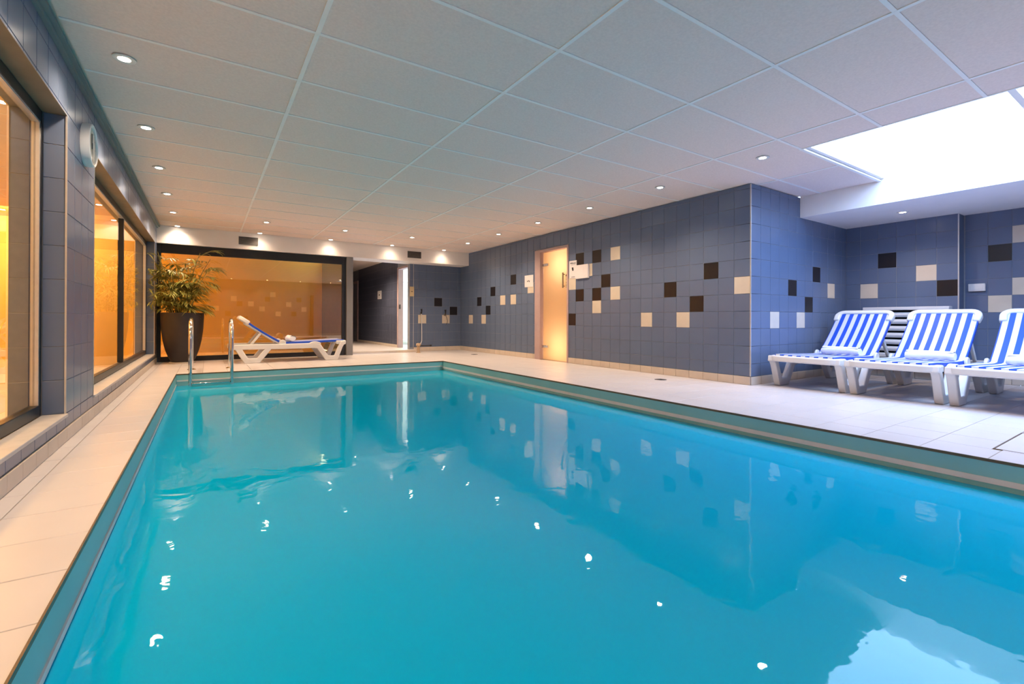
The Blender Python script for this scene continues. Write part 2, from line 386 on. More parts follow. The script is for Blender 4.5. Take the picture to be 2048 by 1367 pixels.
# ------------------------------------------------------------------ right wall with the glass door
DY0, DY1, DZ = 6.125, 7.09, 2.02
wr = MB()
wr.box(XR + T, XR + 0.14, AY + 0.004, DY0, 0, CEIL).box(XR + T, XR + 0.14, DY1, YF + 0.15, 0, CEIL).box(XR + T, XR + 0.14, DY0, DY1, DZ, CEIL)
wall_r = struct('wall_right', wr, 'grout', 'long blue grey tiled wall with cream and dark accent tiles')
acc = []
for y0, z0, k in [(3.345, 1.24, 'dark'), (3.945, 1.04, 'dark'), (3.545, 0.84, 'dark'), (5.145, 1.24, 'dark'), (5.745, 1.64, 'dark'), (5.345, 1.64, 'dark'), (5.745, 1.04, 'dark'),
                  (5.345, 1.04, 'dark'), (5.945, 0.64, 'dark'), (2.945, 1.04, 'cream'), (4.345, 0.64, 'cream'), (3.745, 0.64, 'cream'), (4.945, 1.64, 'cream'), (4.945, 1.04, 'cream'),
                  (5.345, 0.84, 'cream'), (5.945, 1.24, 'cream'), (5.545, 1.44, 'cream'), (7.145, 1.24, 'cream'), (7.745, 1.44, 'dark'), (8.545, 1.24, 'dark'), (9.145, 1.04, 'dark'),
                  (8.745, 0.84, 'dark'), (8.145, 1.04, 'cream'), (7.745, 1.04, 'cream'), (9.545, 0.64, 'cream'), (8.945, 0.64, 'cream')]:
    acc.append((-(y0 + 0.1), z0 + 0.1, k))
tiling(wall_r, (XR + T, 0, 0), (0, -1, 0), (0, 0, 1), edges(-YF, -AY, -AY, 0.2), VE, holes=[(-DY1, -DY0, -1, DZ)], accent=acc)
bb = struct('baseboard_right', MB().box(XR - 0.004, XR + T, AY, DY0, 0, 0.093).box(XR - 0.004, XR + T, DY1, YF, 0, 0.093), 'fgrout', 'cream skirting tiles along the wall with the glass door')
tiling(bb, (XR - 0.004, 0, 0), (0, -1, 0), (0, 0, 1), edges(-YF, -AY, -AY, 0.2), [0.0, 0.095], holes=[(-DY1, -DY0, -1, 1)], th=0.006, m='base')
struct('trim_1', MB().box(XR - 0.003, XR + 0.01, AY - 0.003, AY + 0.008, 0.1, CEIL - 0.002), 'alu', 'pale corner strip where the grey wall turns into the alcove')

door = empty('door_1', (XR, DY0, 0)); tag(door, 'frosted glass sauna door in a pink frame, lit warm from behind', kind='structure')
lx = -0.0
MB().box(-0.015, 0.14, 0.0, 0.035, 0, DZ).box(-0.015, 0.14, 0.80, 0.965, 0, DZ).box(-0.015, 0.14, 0.035, 0.80, DZ - 0.045, DZ).build('door_frame', 'pink', door, bevel=0.004)
dl = MB().box(0.055, 0.063, 0.042, 0.785, 0.01, DZ - 0.052).build('door_leaf', 'frosted', door)
for hz in (0.245, 1.74):
    MB().box(0.03, 0.075, 0.62, 0.80, hz - 0.022, hz + 0.022).tube([(0.045, 0.80, hz - 0.03), (0.045, 0.80, hz + 0.03)], 0.014).build('hinge', 'steel', door, bevel=0.003)
hd = MB().tube([(0.015, 0.175, 1.29), (0.015, 0.175, 1.555)], 0.013).tube([(0.015, 0.175, 1.32), (0.056, 0.175, 1.32)], 0.008).tube([(0.015, 0.175, 1.525), (0.056, 0.175, 1.525)], 0.008).build('door_handle', 'wood', door, smooth=50)
pl = MB().box(0.051, 0.0548, 0.055, 0.145, 1.29, 1.505).build('label_plate', 'sign_plate', door)
MB().box(0.048, 0.0505, 0.058, 0.142, 1.492, 1.52).build('label_print', 'wood', pl)
for k in range(3):
    MB().box(0.0500, 0.0506, 0.065, 0.135, 1.33 + k * 0.05, 1.336 + k * 0.05).build('label_print', 'wood', pl)
# the warm room behind the door
sr = MB().box(6.9, 7.0, 5.0, 8.2, 0, CEIL).box(XR + 0.14, 7.0, 4.9, 5.0, 0, CEIL).box(XR + 0.14, 7.0, 8.2, 8.3, 0, CEIL).box(XR + 0.14, 7.0, 5.0, 8.2, -0.1, 0).box(XR + 0.14, 7.0, 5.0, 8.2, CEIL, CEIL + 0.1)
struct('wall_steam_room', sr, 'court', 'warm coloured room seen only through the frosted door')
lamp('steam_room_lamp', 'POINT', (5.50, 6.42, 1.74), 15, (1.0, 0.68, 0.40), shadow_soft_size=0.10)
lamp('steam_room_floor_lamp', 'POINT', (5.62, 6.45, 0.28), 15, (1.0, 0.68, 0.40), shadow_soft_size=0.16)

# ------------------------------------------------------------------ alcove
bk = 2.035
wa = struct('wall_alcove_side', MB().box(XR + 0.004, RX + 0.1, AY + T, AY + 0.12, 0, CEIL), 'grout', 'blue tiled end wall of the lounger alcove')
acc = [(5.16 + 0.208 * (c + .5), z + .1, k) for c, z, k in [(2, .64, 'cream'), (5, .64, 'cream'), (4, 1.04, 'dark'), (7, 1.24, 'dark'), (6, .84, 'dark'), (9, 1.04, 'cream')]]
tiling(wa, (0, AY + T, 0), (1, 0, 0), (0, 0, 1), edges(XR, AX, XR, 0.208), VE, holes=[(6.28, 9, bk, 9)], accent=acc)
b1 = struct('baseboard_alcove_side', MB().box(XR, AX, AY - 0.004, AY + T, 0, 0.093), 'fgrout', 'cream skirting tiles under the alcove end wall')
tiling(b1, (0, AY - 0.004, 0), (1, 0, 0), (0, 0, 1), edges(XR, AX, XR, 0.208), [0, .095], th=0.006, m='base')
wb = struct('wall_alcove_back', MB().box(AX + T, AX + 0.3, PILY + 0.004, AY + 0.1, 0, bk), 'grout', 'blue tiled back wall of the alcove behind the striped loungers')
acc = [(-2.47, 1.54, 'dark'), (-2.67, 1.14, 'cream'), (-2.07, 1.34, 'cream'), (-1.865, 1.14, 'dark')]
tiling(wb, (AX + T, 0, 0), (0, -1, 0), (0, 0, 1), edges(-AY, -PILY, -2.772, 0.2024), edges(.095, bk, .04, .2), accent=acc)
struct('wall_alcove_return', MB().box(AX + 0.006, RX, PILY, PILY + 0.0035, 0, bk), 'tile', 'narrow tiled return of the alcove pilaster')
wc = struct('wall_alcove_recess', MB().box(RX + T, RX + 0.1, YB, PILY + 0.1, 0, bk + 0.3), 'grout', 'recessed blue tiled wall beyond the pilaster')
acc = [(-1.45, 1.54, 'dark'), (-1.25, 1.74, 'cream'), (-1.25, 1.14, 'cream'), (-1.45, .94, 'cream')]
tiling(wc, (RX + T, 0, 0), (0, -1, 0), (0, 0, 1), edges(-PILY, -0.4, -1.549, 0.2), edges(.095, bk, .04, .2), accent=acc)
b2 = struct('baseboard_alcove_back', MB().box(AX - 0.004, AX + T, PILY, AY - .005, 0, .093).box(RX - .004, RX + T, -.4, PILY, 0, .093), 'fgrout', 'cream skirting tiles behind the loungers')
tiling(b2, (AX - .004, 0, 0), (0, -1, 0), (0, 0, 1), edges(-AY, -PILY, -2.772, .2), [0, .095], th=.006, m='base')
tiling(b2, (RX - .004, 0, 0), (0, -1, 0), (0, 0, 1), edges(-PILY, -.4, -1.549, .2), [0, .095], th=.006, m='base')
struct('trim_2', MB().box(AX - 0.004, AX + 0.008, PILY - 0.006, PILY + 0.006, .1, bk - .002), 'alu', 'pale corner strip on the alcove pilaster')
# bulkhead over the alcove
struct('wall_bulkhead', MB().box(6.28, RX + .1, YB, AY, bk, 2.38), 'white', 'white dropped bulkhead above the loungers')

# ------------------------------------------------------------------ skylight
sk = MB().box(SKX0 - .05, SKX0, SKY0, SKY1, CEIL + .0145, SKZ).box(SKX0 - .05, SKX1 + .08, SKY1, SKY1 + .05, CEIL + .0215, SKZ).box(SKX0 - .05, SKX1 + .08, SKY0 - .05, SKY0, CEIL, SKZ)
sl = struct('window_3', sk, 'shaft', 'bright roof light shaft above the loungers')
MB().box(SKX0, SKX1 + .03, SKY0, SKY1, SKZ - .012, SKZ - .004).build('pane', 'skyglass', sl)
fr = MB()
for yy in (SKY0 + .02, 0.8, SKY1 - .02): fr.box(SKX0, SKX1 + .03, yy - .02, yy + .02, SKZ - .03, SKZ - .012)
fr.build('window_frame', 'white', sl)

# ------------------------------------------------------------------ ceiling
ce = MB()
z0, z1 = CEIL + .012, CEIL + .1
ce.box(XL - .2, SKX0 - .05, YB - .1, 10.3, z0, z1).box(SKX0 - .05, XR + .14, SKY1 + .05, 10.3, z0, z1).box(XR + .14, 6.28, SKY1 + .05, AY + .12, z0, z1).box(SKX0 - .05, RX + .1, YB - .1, SKY0 - .05, z0, z1)
ceil = struct('ceiling', ce, 'panel', 'suspended ceiling of large grey panels in a white grid')
gx = [-.66, .50, 1.70, 2.90, 4.10]
gy0 = 2.7095 - .6 * 7
gys = [gy0 + .6 * k for k in range(0, 19)] + [9.75]
def panel(x0, x1, y0, y1):
    g = .0115
    me_key = (round(x1 - x0, 3), round(y1 - y0, 3))
    if me_key not in TM:
        a, b = (x1 - x0) / 2 - g, (y1 - y0) / 2 - g
        TM[me_key] = MB().box(-a, a, -b, b, .004, .012).mesh('ceiling_panel', 'panel')
    place('ceiling_panel', TM[me_key], ceil, ((x0 + x1) / 2, (y0 + y1) / 2, CEIL))
cols = gx + [None]
for j in range(len(gys) - 1):
    y0, y1 = gys[j], gys[j + 1]
    if y1 <= YB: continue
    y0 = max(y0, YB)
    for i in range(4): panel(gx[i], gx[i + 1], y0, y1)
    if y1 < SKY1 + .05 and y0 > -.7: panel(4.10, SKX0, y0, y1)
    elif y0 < AY and y0 > 1:
        panel(4.10, 5.30, y0, y1)
        panel(5.30, 6.28, y0, min(y1, AY))
    elif y0 > 1: panel(4.10, XR, y0, y1)
for x in gx[1:]:
    MB().box(x - .0125, x + .0125, YB, 9.75, -.001 + CEIL, CEIL + .012).build('grid_bar', 'bar', ceil)
MB().box(5.2875, 5.3125, SKY1, AY, CEIL, CEIL + .012).build('grid_bar', 'bar', ceil)
for y in gys[1:-1]:
    for i in range(5):
        x0 = gx[i] + .0125; x1 = (gx[i + 1] - .0125) if i < 4 else (SKX0 if y < SKY1 - .05 else (6.28 if y < AY else XR))
        if y < -.6 and i == 4: continue
        MB().box(x0, x1, y - .011, y + .011, CEIL - .0005, CEIL + .012).build('grid_bar', 'bar', ceil)
MB().box(SKX0 - .02, SKX0 + .002, -.6, SKY1, CEIL - .001, CEIL + .014).box(SKX0 - .02, 6.28, SKY1 - .002, SKY1 + .02, CEIL - .001, CEIL + .014).build('edge_bar', 'bar', ceil)
struct('trim_3', MB().box(XL + .001, XL + .045, YB, 9.75, CEIL - .024, CEIL - .002).box(XL + .001, XL + .022, YB, 9.75, CEIL - .05, CEIL - .024), 'teal', 'grey white cornice below the ceiling, teal pool reflection put into its colour')

# ------------------------------------------------------------------ left wall with its two long windows
W1, W2 = (-1.2, 3.80), (4.61, 9.42)
ZS, ZT1, ZT2 = 0.165, 1.945, 1.962
XF = -0.81; XO = -0.95
wl = MB()
wl.box(XO, XL - T, W1[1] + T, W2[0] - T, 0, CEIL).box(XO, XL - T, YB, W1[0], 0, CEIL).box(XO, XL - T, W2[1] + T, 9.9, 0, CEIL)
wl.box(XO, XL - T, W1[0], W1[1] + T, 0, ZS - .02).box(XO, XL - T, W2[0] - T, W2[1] + T, 0, ZS - .02)
wl.box(XO, XL - T, W1[0], W1[1] + T, ZT1 + T, CEIL).box(XO, XL - T, W2[0] - T, W2[1] + T, ZT2 + T, CEIL)
wall_l = struct('wall_left', wl, 'grout', 'blue grey tiled wall holding two long windows')
tiling(wall_l, (XL - T, 0, 0), (0, 1, 0), (0, 0, 1), edges(1.0, 9.75, 3.80, .2), [.082] + edges(.165, CEIL, .165, .2)[0:], holes=[(W1[0], W1[1], ZS - .005, ZT1), (W2[0], W2[1], ZS - .005, ZT2)], near=(0, 2, 1))
# tiled jambs of the reveals
tiling(wall_l, (0, W1[1] + T, 0), (1, 0, 0), (0, 0, 1), [XF, XL], edges(ZS, ZT1, .165, .2))
tiling(wall_l, (0, W2[1] + T, 0), (1, 0, 0), (0, 0, 1), [XF, XL], edges(ZS, ZT2, .165, .2))
tiling(wall_l, (0, W2[0] - T, 0), (-1, 0, 0), (0, 0, 1), [-XL, -XF], edges(ZS, ZT2, .165, .2))
MB().box(XF, XL + .001, W1[0], W1[1], ZT1, ZT1 + .0035).box(XF, XL + .001, W2[0], W2[1], ZT2, ZT2 + .0035).build('lintel_lining', 'wood', wall_l)
for yy in (W1[1], W2[0], W2[1]):
    MB().box(XL - .006, XL + .002, yy - .004 if yy != W2[0] else yy - .003, yy + .003 if yy != W2[0] else yy + .004, ZS, ZT1).build('corner_strip', 'alu', wall_l)
b3 = struct('baseboard_left', MB().box(XL - T, XL + .004, YB, 9.75, 0, .08), 'fgrout', 'cream skirting tiles under the long windows')
tiling(b3, (XL + .004, 0, 0), (0, 1, 0), (0, 0, 1), edges(1.5, 9.75, 2.785, .2), [0, .082], th=.006, m='base')

def long_window(name, y0, y1, zt, muls, label):
    r = tag(empty(name, (XF, y0, ZS)), label, kind='structure')
    L = y1 - y0; H = zt - ZS; t = .055
    f = MB().box(-.05, 0, 0, t, 0, H).box(-.05, 0, L - .03, L, 0, H).box(-.05, 0, t, L - .03, 0, .065).box(-.05, 0, t, L - .03, H - .065, H)
    f.build('window_frame', 'black', r, bevel=.004)
    MB().box(-.04, -.004, L - .045, L - .03, .065, H - .065).box(-.04, -.004, t, L - .045, H - .078, H - .065).build('glazing_bead', 'alu', r)
    for m_ in muls: MB().box(-.05, .003, m_ - y0 - .022, m_ - y0 + .022, .065, H - .078).build('mullion', 'black', r, bevel=.003)
    ys = [t] + [v for m_ in muls for v in (m_ - y0 - .022, m_ - y0 + .022)] + [L - .045]
    for a, b in zip(ys[0::2], ys[1::2]): MB().box(-.028, -.02, a, b, .065, H - .078).build('pane', 'glass', r)
    s = MB().box(0.001, XL - XF + .012, 0, L, -.02, 0).build('window_sill', 'sill', r, bevel=.003)
long_window('window_1', *W1, ZT1, [1.3], 'long window with black frame before the pier with the clock')
long_window('window_2', *W2, ZT2, [6.98], 'long window with black frame beside the potted bamboo')

# ------------------------------------------------------------------ far end: beam, glazed screen, corridor, shower wall
beam = struct('wall_beam', MB().box(XL, XR + .01, 9.75, 10.28, 2.0, CEIL + .1), 'white', 'white dropped beam across the far end of the pool hall')
wn = tag(empty('window_4', (XL, 9.83, 0)), 'black framed glazed screen at the far end glowing amber', kind='structure')
X1 = 2.372 - XL
MB().box(0, .055, 0, .06, 0, 2.0).box(X1 - .075, X1, 0, .06, 0, 2.0).box(.055, X1 - .075, 0, .06, 0, .085).box(.055, X1 - .075, 0, .06, 1.845, 2.0).build('window_frame', 'black', wn, bevel=.004)
MB().box(.055, X1 - .075, .026, .034, .085, 1.845).build('pane', 'bronze_glass', wn)
struct('pillar', MB().box(2.376, 2.50, 9.76, 9.95, 0, 2.0).box(2.376, 2.50, 9.95, 15.2, 0, 2.25), 'pillar', 'slim grey pillar between the glazed screen and the corridor', bevel=.003)
SX0 = 3.862
ws = struct('wall_far', MB().box(SX0, XR + .14, YF + T, YF + .12, 0, 2.0), 'grout', 'short blue grey shower wall under the white beam')
acc = [(4.571, 1.14, 'dark'), (4.971, .94, 'dark'), (4.171, .74, 'cream'), (4.771, .74, 'cream')]
tiling(ws, (0, YF + T, 0), (1, 0, 0), (0, 0, 1), edges(SX0, XR, 3.871, .2), edges(.095, 2.0, .04, .2), accent=acc)
b4 = struct('baseboard_far', MB().box(3.96, XR, YF - .004, YF + T, 0, .093), 'fgrout', 'cream skirting tiles under the shower wall')
tiling(b4, (0, YF - .004, 0), (1, 0, 0), (0, 0, 1), edges(3.96, XR, 3.96, .4), [0, .095], th=.006, m='base')
struct('trim_4', MB().box(3.952, 3.962, YF - .003, YF + .004, .1, 1.998), 'alu', 'thin pale strip on the shower wall edge')

# corridor
CX = 3.862
cw = struct('wall_corridor', MB().box(CX + T, CX + .1, 10.95, 15.2, 0, 2.23).box(CX + T, CX + .1, 10.28, 10.95, 1.97, 2.23), 'grout', 'dark blue tiled corridor wall with a small notice')
tiling(cw, (CX + T, 0, 0), (0, -1, 0), (0, 0, 1), edges(-14.45, -10.97, -10.97, .2), edges(.12, 2.23, .04, .2), m='navy', limit=300)
b5 = struct('baseboard_corridor', MB().box(CX - .002, CX + T, 10.97, 14.45, .05, .118), 'fgrout', 'pale skirting along the corridor wall')
tiling(b5, (CX - .002, 0, 0), (0, -1, 0), (0, 0, 1), edges(-14.45, -10.97, -10.97, .4), [.05, .12], th=.005, m='base')
struct('ceiling_corridor', MB().box(2.4, 6.3, 10.28, 15.3, 2.23, 2.33), 'panel', 'low ceiling of the corridor')
struct('wall_corridor_end', MB().box(2.4, 4.0, 15.2, 15.3, 0, 2.3), 'navy', 'dark end wall of the corridor')
d2 = tag(empty('door_2', (CX, 10.28, .05)), 'pink framed doorway open to a bright white store room', kind='structure')
MB().box(-.012, .11, .60, .69, 0, 1.93).box(-.012, .11, 0.0, .60, 1.88, 1.93).build('door_frame', 'pink', d2, bevel=.004)
MB().box(.015, .035, .575, .60, .93, 1.04).build('door_latch', 'rubber', d2)
d3 = tag(empty('door_3', (CX, 14.46, .05)), 'pink framed door at the far end of the corridor', kind='structure')
MB().box(-.02, .11, 0, .09, 0, 1.85).box(-.02, .11, .6, .69, 0, 1.85).box(-.02, .11, .09, .6, 1.78, 1.85).build('door_frame', 'pink', d3, bevel=.004)
MB().box(.02, .06, .09, .6, 0, 1.78).build('door_leaf', 'pink', d3)
# store room
sr = MB().box(CX + .1, 6.3, 12.9, 13.0, 0, 2.23).box(6.2, 6.3, 10.2, 13.0, 0, 2.23).box(XR, 6.3, 10.29, 10.30, 0, 2.23).box(CX + .1, XR + .1, 10.295, 10.30, 0, 2.23).box(CX + .1, CX + .12, 10.98, 12.9, 0, 2.23)
struct('wall_store', sr, 'storewall', 'bright white walls of the store room')
sh = tag(empty('storage_shelf', (4.55, 12.3, .05)), 'thin dark metal shelf rack in the bright store room', 'shelf')
for px in (-.35, .35):
    for py in (-.2, .2): MB().box(px - .012, px + .012, py - .012, py + .012, 0, 1.75).build('leg', 'rubber', sh)
for zz in (.12, .78, 1.70): MB().box(-.36, .36, -.21, .21, zz, zz + .02).build('shelf_board', 'alu', sh)
lm = tag(MB().box(-.5, .5, -.06, .06, -.045, 0).build('strip_light', 'whiteglow', None, bevel=.01), 'glowing strip light on the store room ceiling', 'lamp'); lm.location = (4.9, 11.6, 2.23)
lamp('store_lamp', 'AREA', (4.9, 11.6, 2.17), 42, (1.0, 1.0, .78), shape='RECTANGLE', size=1.0, size_y=.4)

# glazed court beyond the windows, closed shell
co = MB().box(-3.7, -3.6, -2.3, 12.3, -.1, 2.6).box(-3.6, 2.38, 12.2, 12.3, -.1, 2.6).box(-3.6, -.9, -2.4, -2.3, -.1, 2.6).box(XO, 2.38, 9.95, 9.99, 2.0, 2.6)
struct('wall_court', co, 'court', 'warm lit wall beyond the windows')
struct('floor_court', MB().box(-3.6, XO, -2.3, 12.2, -.12, -.02).box(XO, 2.38, 9.95, 12.2, -.12, -.02), 'courtfloor', 'pale floor beyond the windows')
struct('court_sky_cover', MB().box(-3.6, XO, -2.3, 12.2, 2.6, 2.7).box(XO, 2.38, 9.95, 12.2, 2.6, 2.7), 'court', 'unseen slab added over the court to keep the sky out')  # unseen slab, added so that sky light stays out of the court

# wall behind the camera (seen only mirrored in the glazed screen)
wk = struct('wall_back', MB().box(XL - .2, RX + .1, YB - .1, YB - T, 0, CEIL + .1), 'grout', 'tiled wall behind the pool, seen only as a reflection')
acc = [(-x - .1, z + .1, k) for x, z, k in [(.2, 1.04, 'cream'), (.8, 1.44, 'cream'), (1.0, 1.24, 'dark'), (1.4, 1.24, 'cream'), (1.8, 1.04, 'cream'), (2.2, 1.64, 'cream'), (2.4, .84, 'cream'), (.6, .84, 'dark'), (2.8, 1.24, 'cream'), (3.2, 1.44, 'dark'), (3.4, 1.04, 'cream'), (3.0, .84, 'dark'), (1.2, .64, 'dark'), (-.2, 1.24, 'dark'), (2.0, 1.44, 'dark')]]
tiling(wk, (0, YB - T, 0), (-1, 0, 0), (0, 0, 1), edges(-5.2, -XL, 0, .2), VE, accent=acc, limit=16)

struct('trim_5', MB().box(3.74, 3.86, -1.96, -1.85, 0, 1.75), 'black', 'dark post before the wall behind the pool, seen mirrored')
# ------------------------------------------------------------------ fixtures
def downlight(x, y, z, label, power=1.0, grp='recessed ceiling spotlights'):
    r = tag(empty('downlight', (x, y, z)), label, 'lamp', grp)
    if not hasattr(downlight, 'a'):
        downlight.a = MB().lathe([(.040, 0), (.058, 0), (.058, -.004), (.052, -.007), (.040, -.005)], n=24).mesh('trim_ring', 'ring', 60)
        downlight.b = MB().lathe([(.039, -.001), (.038, -.0045), (.02, -.006)], n=24).mesh('bulb', 'glow', True)
    place('trim_ring', downlight.a, r); place('bulb', downlight.b, r)
    lamp('spot', 'SPOT', (x, y, z - .03), SPOT_POWER * power, SPOT_COLOR, spot_size=math.radians(138), spot_blend=1.0, shadow_soft_size=.04)
nth = ['first', 'second', 'third', 'fourth', 'fifth', 'sixth']
for k in range(6): downlight(-.42, 3.611 + 1.206 * k, CEIL, f'white recessed spotlight, {nth[k]} from the front above the windows', .3 if k == 5 else .85)
for x, y, q in ((-.42, 2.405, 'window wall, next before the visible row'), (-.42, 1.2, 'window wall, second before the visible row'), (4.44, .4, 'skylight')): downlight(x, y, CEIL, 'recessed spotlight over the near deck by the ' + q, .5 if x > 0 else .85)
wh = ['above the vent beside the bamboo', 'above the foot of the single lounger', 'before the shower wall vent', 'beside the sauna wall']
for k, x in enumerate((.80, 2.03, 3.26, 4.45)):
    downlight(x, 8.46, CEIL, f'white recessed spotlight one step before the white beam, {wh[k]}')
    downlight(x, 9.60, CEIL, f'white recessed spotlight close against the white beam, {wh[k]}', .12)
    downlight(x, -1.4, CEIL, f'recessed spotlight of the mirrored back row, {wh[k]}', .7)
for k in range(5): downlight(4.44, 2.42 + 1.206 * k, CEIL, f'white recessed spotlight, {nth[k]} from the skylight in the row along the sauna wall', .6 if k == 0 else 1)
downlight(6.953, 2.108, bk, 'white recessed spotlight in the bulkhead above the loungers', .5)
downlight(2.94, 11.3, 2.23, 'recessed spotlight in the corridor ceiling behind the white beam', 3.5)

def vent(x, label):
    r = tag(empty('air_vent', (x, 9.75, 2.15)), label, 'vent', 'vents in the white beam')
    f = MB().box(-.155, .155, -.012, 0, -.072, -.06).box(-.155, .155, -.012, 0, .06, .072).box(-.155, -.143, -.012, 0, -.06, .06).box(.143, .155, -.012, 0, -.06, .06)
    f.build('frame', 'vent', r)
    MB().box(-.143, .143, -.003, -.001, -.06, .06).build('cavity', 'ventdark', r)
    sm = MB().add([(-.143, -.011, 0), (.143, -.011, 0), (.143, -.003, .010), (-.143, -.003, .010), (-.143, -.011, .002), (.143, -.011, .002), (.143, -.003, .012), (-.143, -.003, .012)],
                  [(3, 2, 1, 0), (4, 5, 6, 7), (0, 1, 5, 4), (1, 2, 6, 5), (2, 3, 7, 6), (3, 0, 4, 7)]).mesh('slat', 'vent')
    for k in range(9): place('slat', sm, r, (0, 0, -.058 + k * .0125))
vent(.63, 'grey slatted air vent in the white beam above the glazed screen')
vent(3.81, 'grey slatted air vent in the white beam above the shower corner')

ck = tag(empty('wall_clock', (XL, 4.265, 1.918)), 'round white wall clock on the tiled pier between the long windows', 'clock')
MB().lathe([(.143, .001), (.146, .03), (.144, .048), (.136, .052), (.128, .047), (.128, .038)], n=48, axis='X').build('rim', 'clock', ck, smooth=50)
MB().lathe([(.128, .036), (.128, .039)], n=40, axis='X').build('face', 'clockface', ck)
MB().box(.040, .042, -.005, .005, -.02, .085).build('hand', 'ink', ck)
MB().box(.0425, .044, -.004, .004, -.115, .02).build('hand', 'ink', ck)
for k in range(12):
    a = k * PI / 6; c, s_ = math.cos(a), math.sin(a)
    MB().add([(.0395, .118 * s_ + .003 * c, .118 * c - .003 * s_), (.0395, .118 * s_ - .003 * c, .118 * c + .003 * s_), (.0395, .103 * s_ - .003 * c, .103 * c + .003 * s_), (.0395, .103 * s_ + .003 * c, .103 * c - .003 * s_)], [(0, 1, 2, 3)]).build('hour_mark', 'ink', ck)

# signs on the sauna wall
def sheet(name, label, y0, y1, z0, z1, marks, th=.006, m='paper', X=XR):
    r = tag(empty(name, (X, y0, z0)), label, 'sign')
    MB().box(-th, 0, 0, y1 - y0, 0, z1 - z0).build('panel', m, r)
    for a0, a1, b0, b1 in marks: MB().box(-th - .0012, -th, a0, a1, b0, b1).build('print', 'ink', r)
    return r
sheet('wall_sign', 'white sign with a small arrow mark beside the hinge side of the sauna door', 7.152, 7.432, 1.36, 1.585,
      [(.10, .20, .108, .114), (.185, .20, .098, .125), (.13, .15, .114, .13), (.12, .14, .092, .108)])
sheet('notice', 'white notice sheet with printed heading and small emblem right of the sauna door', 5.918, 6.106, 1.435, 1.73,
      [(.02, .10, .245, .255), (.10, .16, .248, .262), (.075, .11, .125, .165), (.08, .118, .148, .182), (.04, .13, .016, .024), (.03, .15, .225, .229)])
sheet('blank_sign', 'blank white panel fixed next to the printed notice sheet', 5.615, 5.912, 1.415, 1.638, [], th=.03)
r = sheet('corridor_notice', 'small pale notice on the dark corridor wall', 12.21, 12.53, 1.27, 1.49, [(.12, .2, .09, .13)], X=CX)
r = tag(empty('shower_notice', (3.868, YF, 1.26)), 'small pale notice at the edge of the shower wall', 'sign')
MB().box(0, .10, -.006, 0, 0, .22).build('panel', 'sign_plate', r); MB().box(.03, .07, -.0072, -.006, .10, .115).build('print', 'ink', r)
sw = tag(empty('light_switch', (RX, 1.565, 1.095)), 'white rectangular switch box on the recessed blue wall', 'switch')
MB().box(-.035, 0, 0, .15, 0, .092).build('housing', 'plastic', sw, bevel=.006)
MB().box(-.039, -.035, .02, .13, .018, .074).build('rocker', 'plastic', sw, bevel=.002)

# floor hatch and drains
ht = tag(empty('floor_hatch', ((hatch[0] + hatch[1]) / 2, (hatch[2] + hatch[3]) / 2, 0)), 'square tiled access hatch with thin dark rim in the deck', 'hatch')
a, b = (hatch[1] - hatch[0]) / 2, (hatch[3] - hatch[2]) / 2
MB().box(-a, a, -b, -b + .006, -.02, .001).box(-a, a, b - .006, b, -.02, .001).box(-a, -a + .006, -b + .006, b - .006, -.02, .001).box(a - .006, a, -b + .006, b - .006, -.02, .001).build('rim', 'bronze', ht)
MB().box(-a + .008, a - .008, -b + .008, b - .008, -.004, 0).build('lid', 'floor', ht)
def drain(x, y, label):
    r = tag(empty('floor_drain', (x, y, 0)), label, 'drain', 'round drains in the deck')
    MB().lathe([(.075, 0), (.075, .003), (.066, .004)], n=24).build('rim', 'steel', r, smooth=40)
    g = MB()
    for k in range(5): g.box(-.05, .05, -.045 + k * .02, -.037 + k * .02, .004, .0055)
    MB().lathe([(.064, .0041), (.064, .0043)], n=24).build('plate', 'vent', r); g.build('slot', 'ventdark', r)
drain(4.687, 3.811, 'small round drain in the deck before the grey wall corner')
drain(4.70, 8.62, 'small round drain in the deck near the shower corner')

# louvred radiator
rd = tag(empty('radiator', (AX - .016, 2.25, 0)), 'grey louvred radiator on the wall behind the striped loungers', 'radiator')
MB().box(-.13, -.0, -.44, .44, .875, .915).build('top_cap', 'slat', rd, bevel=.004)
MB().box(-.02, -.004, -.42, .42, .16, .87).build('back_panel', 'ventdark', rd)
for s_ in (-1, 1): MB().box(-.11, -.02, s_ * .43 - .01, s_ * .43 + .01, .10, .875).build('side_panel', 'slat', rd)
sm = MB()
sm.strip([(-.10, -.030), (-.112, -.012), (-.112, .006), (-.10, .022), (-.06, .028)], .004, -.42, .42)
sme = sm.mesh('slat', 'slat', 50)
for k in range(8): place('slat', sme, rd, (0, 0, .20 + k * .088))

# pool ladder
ld = tag(empty('pool_ladder', (.055, PY1, 0)), 'polished steel pool ladder at the far edge of the pool', 'ladder')
def rail(x):
    p = [(x, .56, 0.0)]
    p += [(x, .56 - .02 * math.sin(t_), .40 * t_ / 1.0) for t_ in (.3, .6, .9)]
    yc, zc, rr = .24, .49, .0
    for k in range(0, 13):
        a = PI * k / 12
        p.append((x, .215 + .325 * math.cos(a), .46 + .265 * math.sin(a)))
    p += [(x, -.11, z_) for z_ in (.3, .1, -.1, -.4, -.75, -.95)]
    return p
for s_ in (-.235, .235):
    MB().tube(rail(s_), .022, 14).build('rail', 'steel', ld, smooth=60)
    MB().lathe([(.055, 0.0), (.055, .006), (.03, .018), (.024, .02)], c=(s_, .56, 0), n=24).build('flange', 'steel', ld, smooth=50)
for z_ in (-.125, -.40, -.68):
    MB().box(-.213, .213, -.145, -.075, z_ - .012, z_ + .012).build('tread', 'steel', ld, bevel=.004)

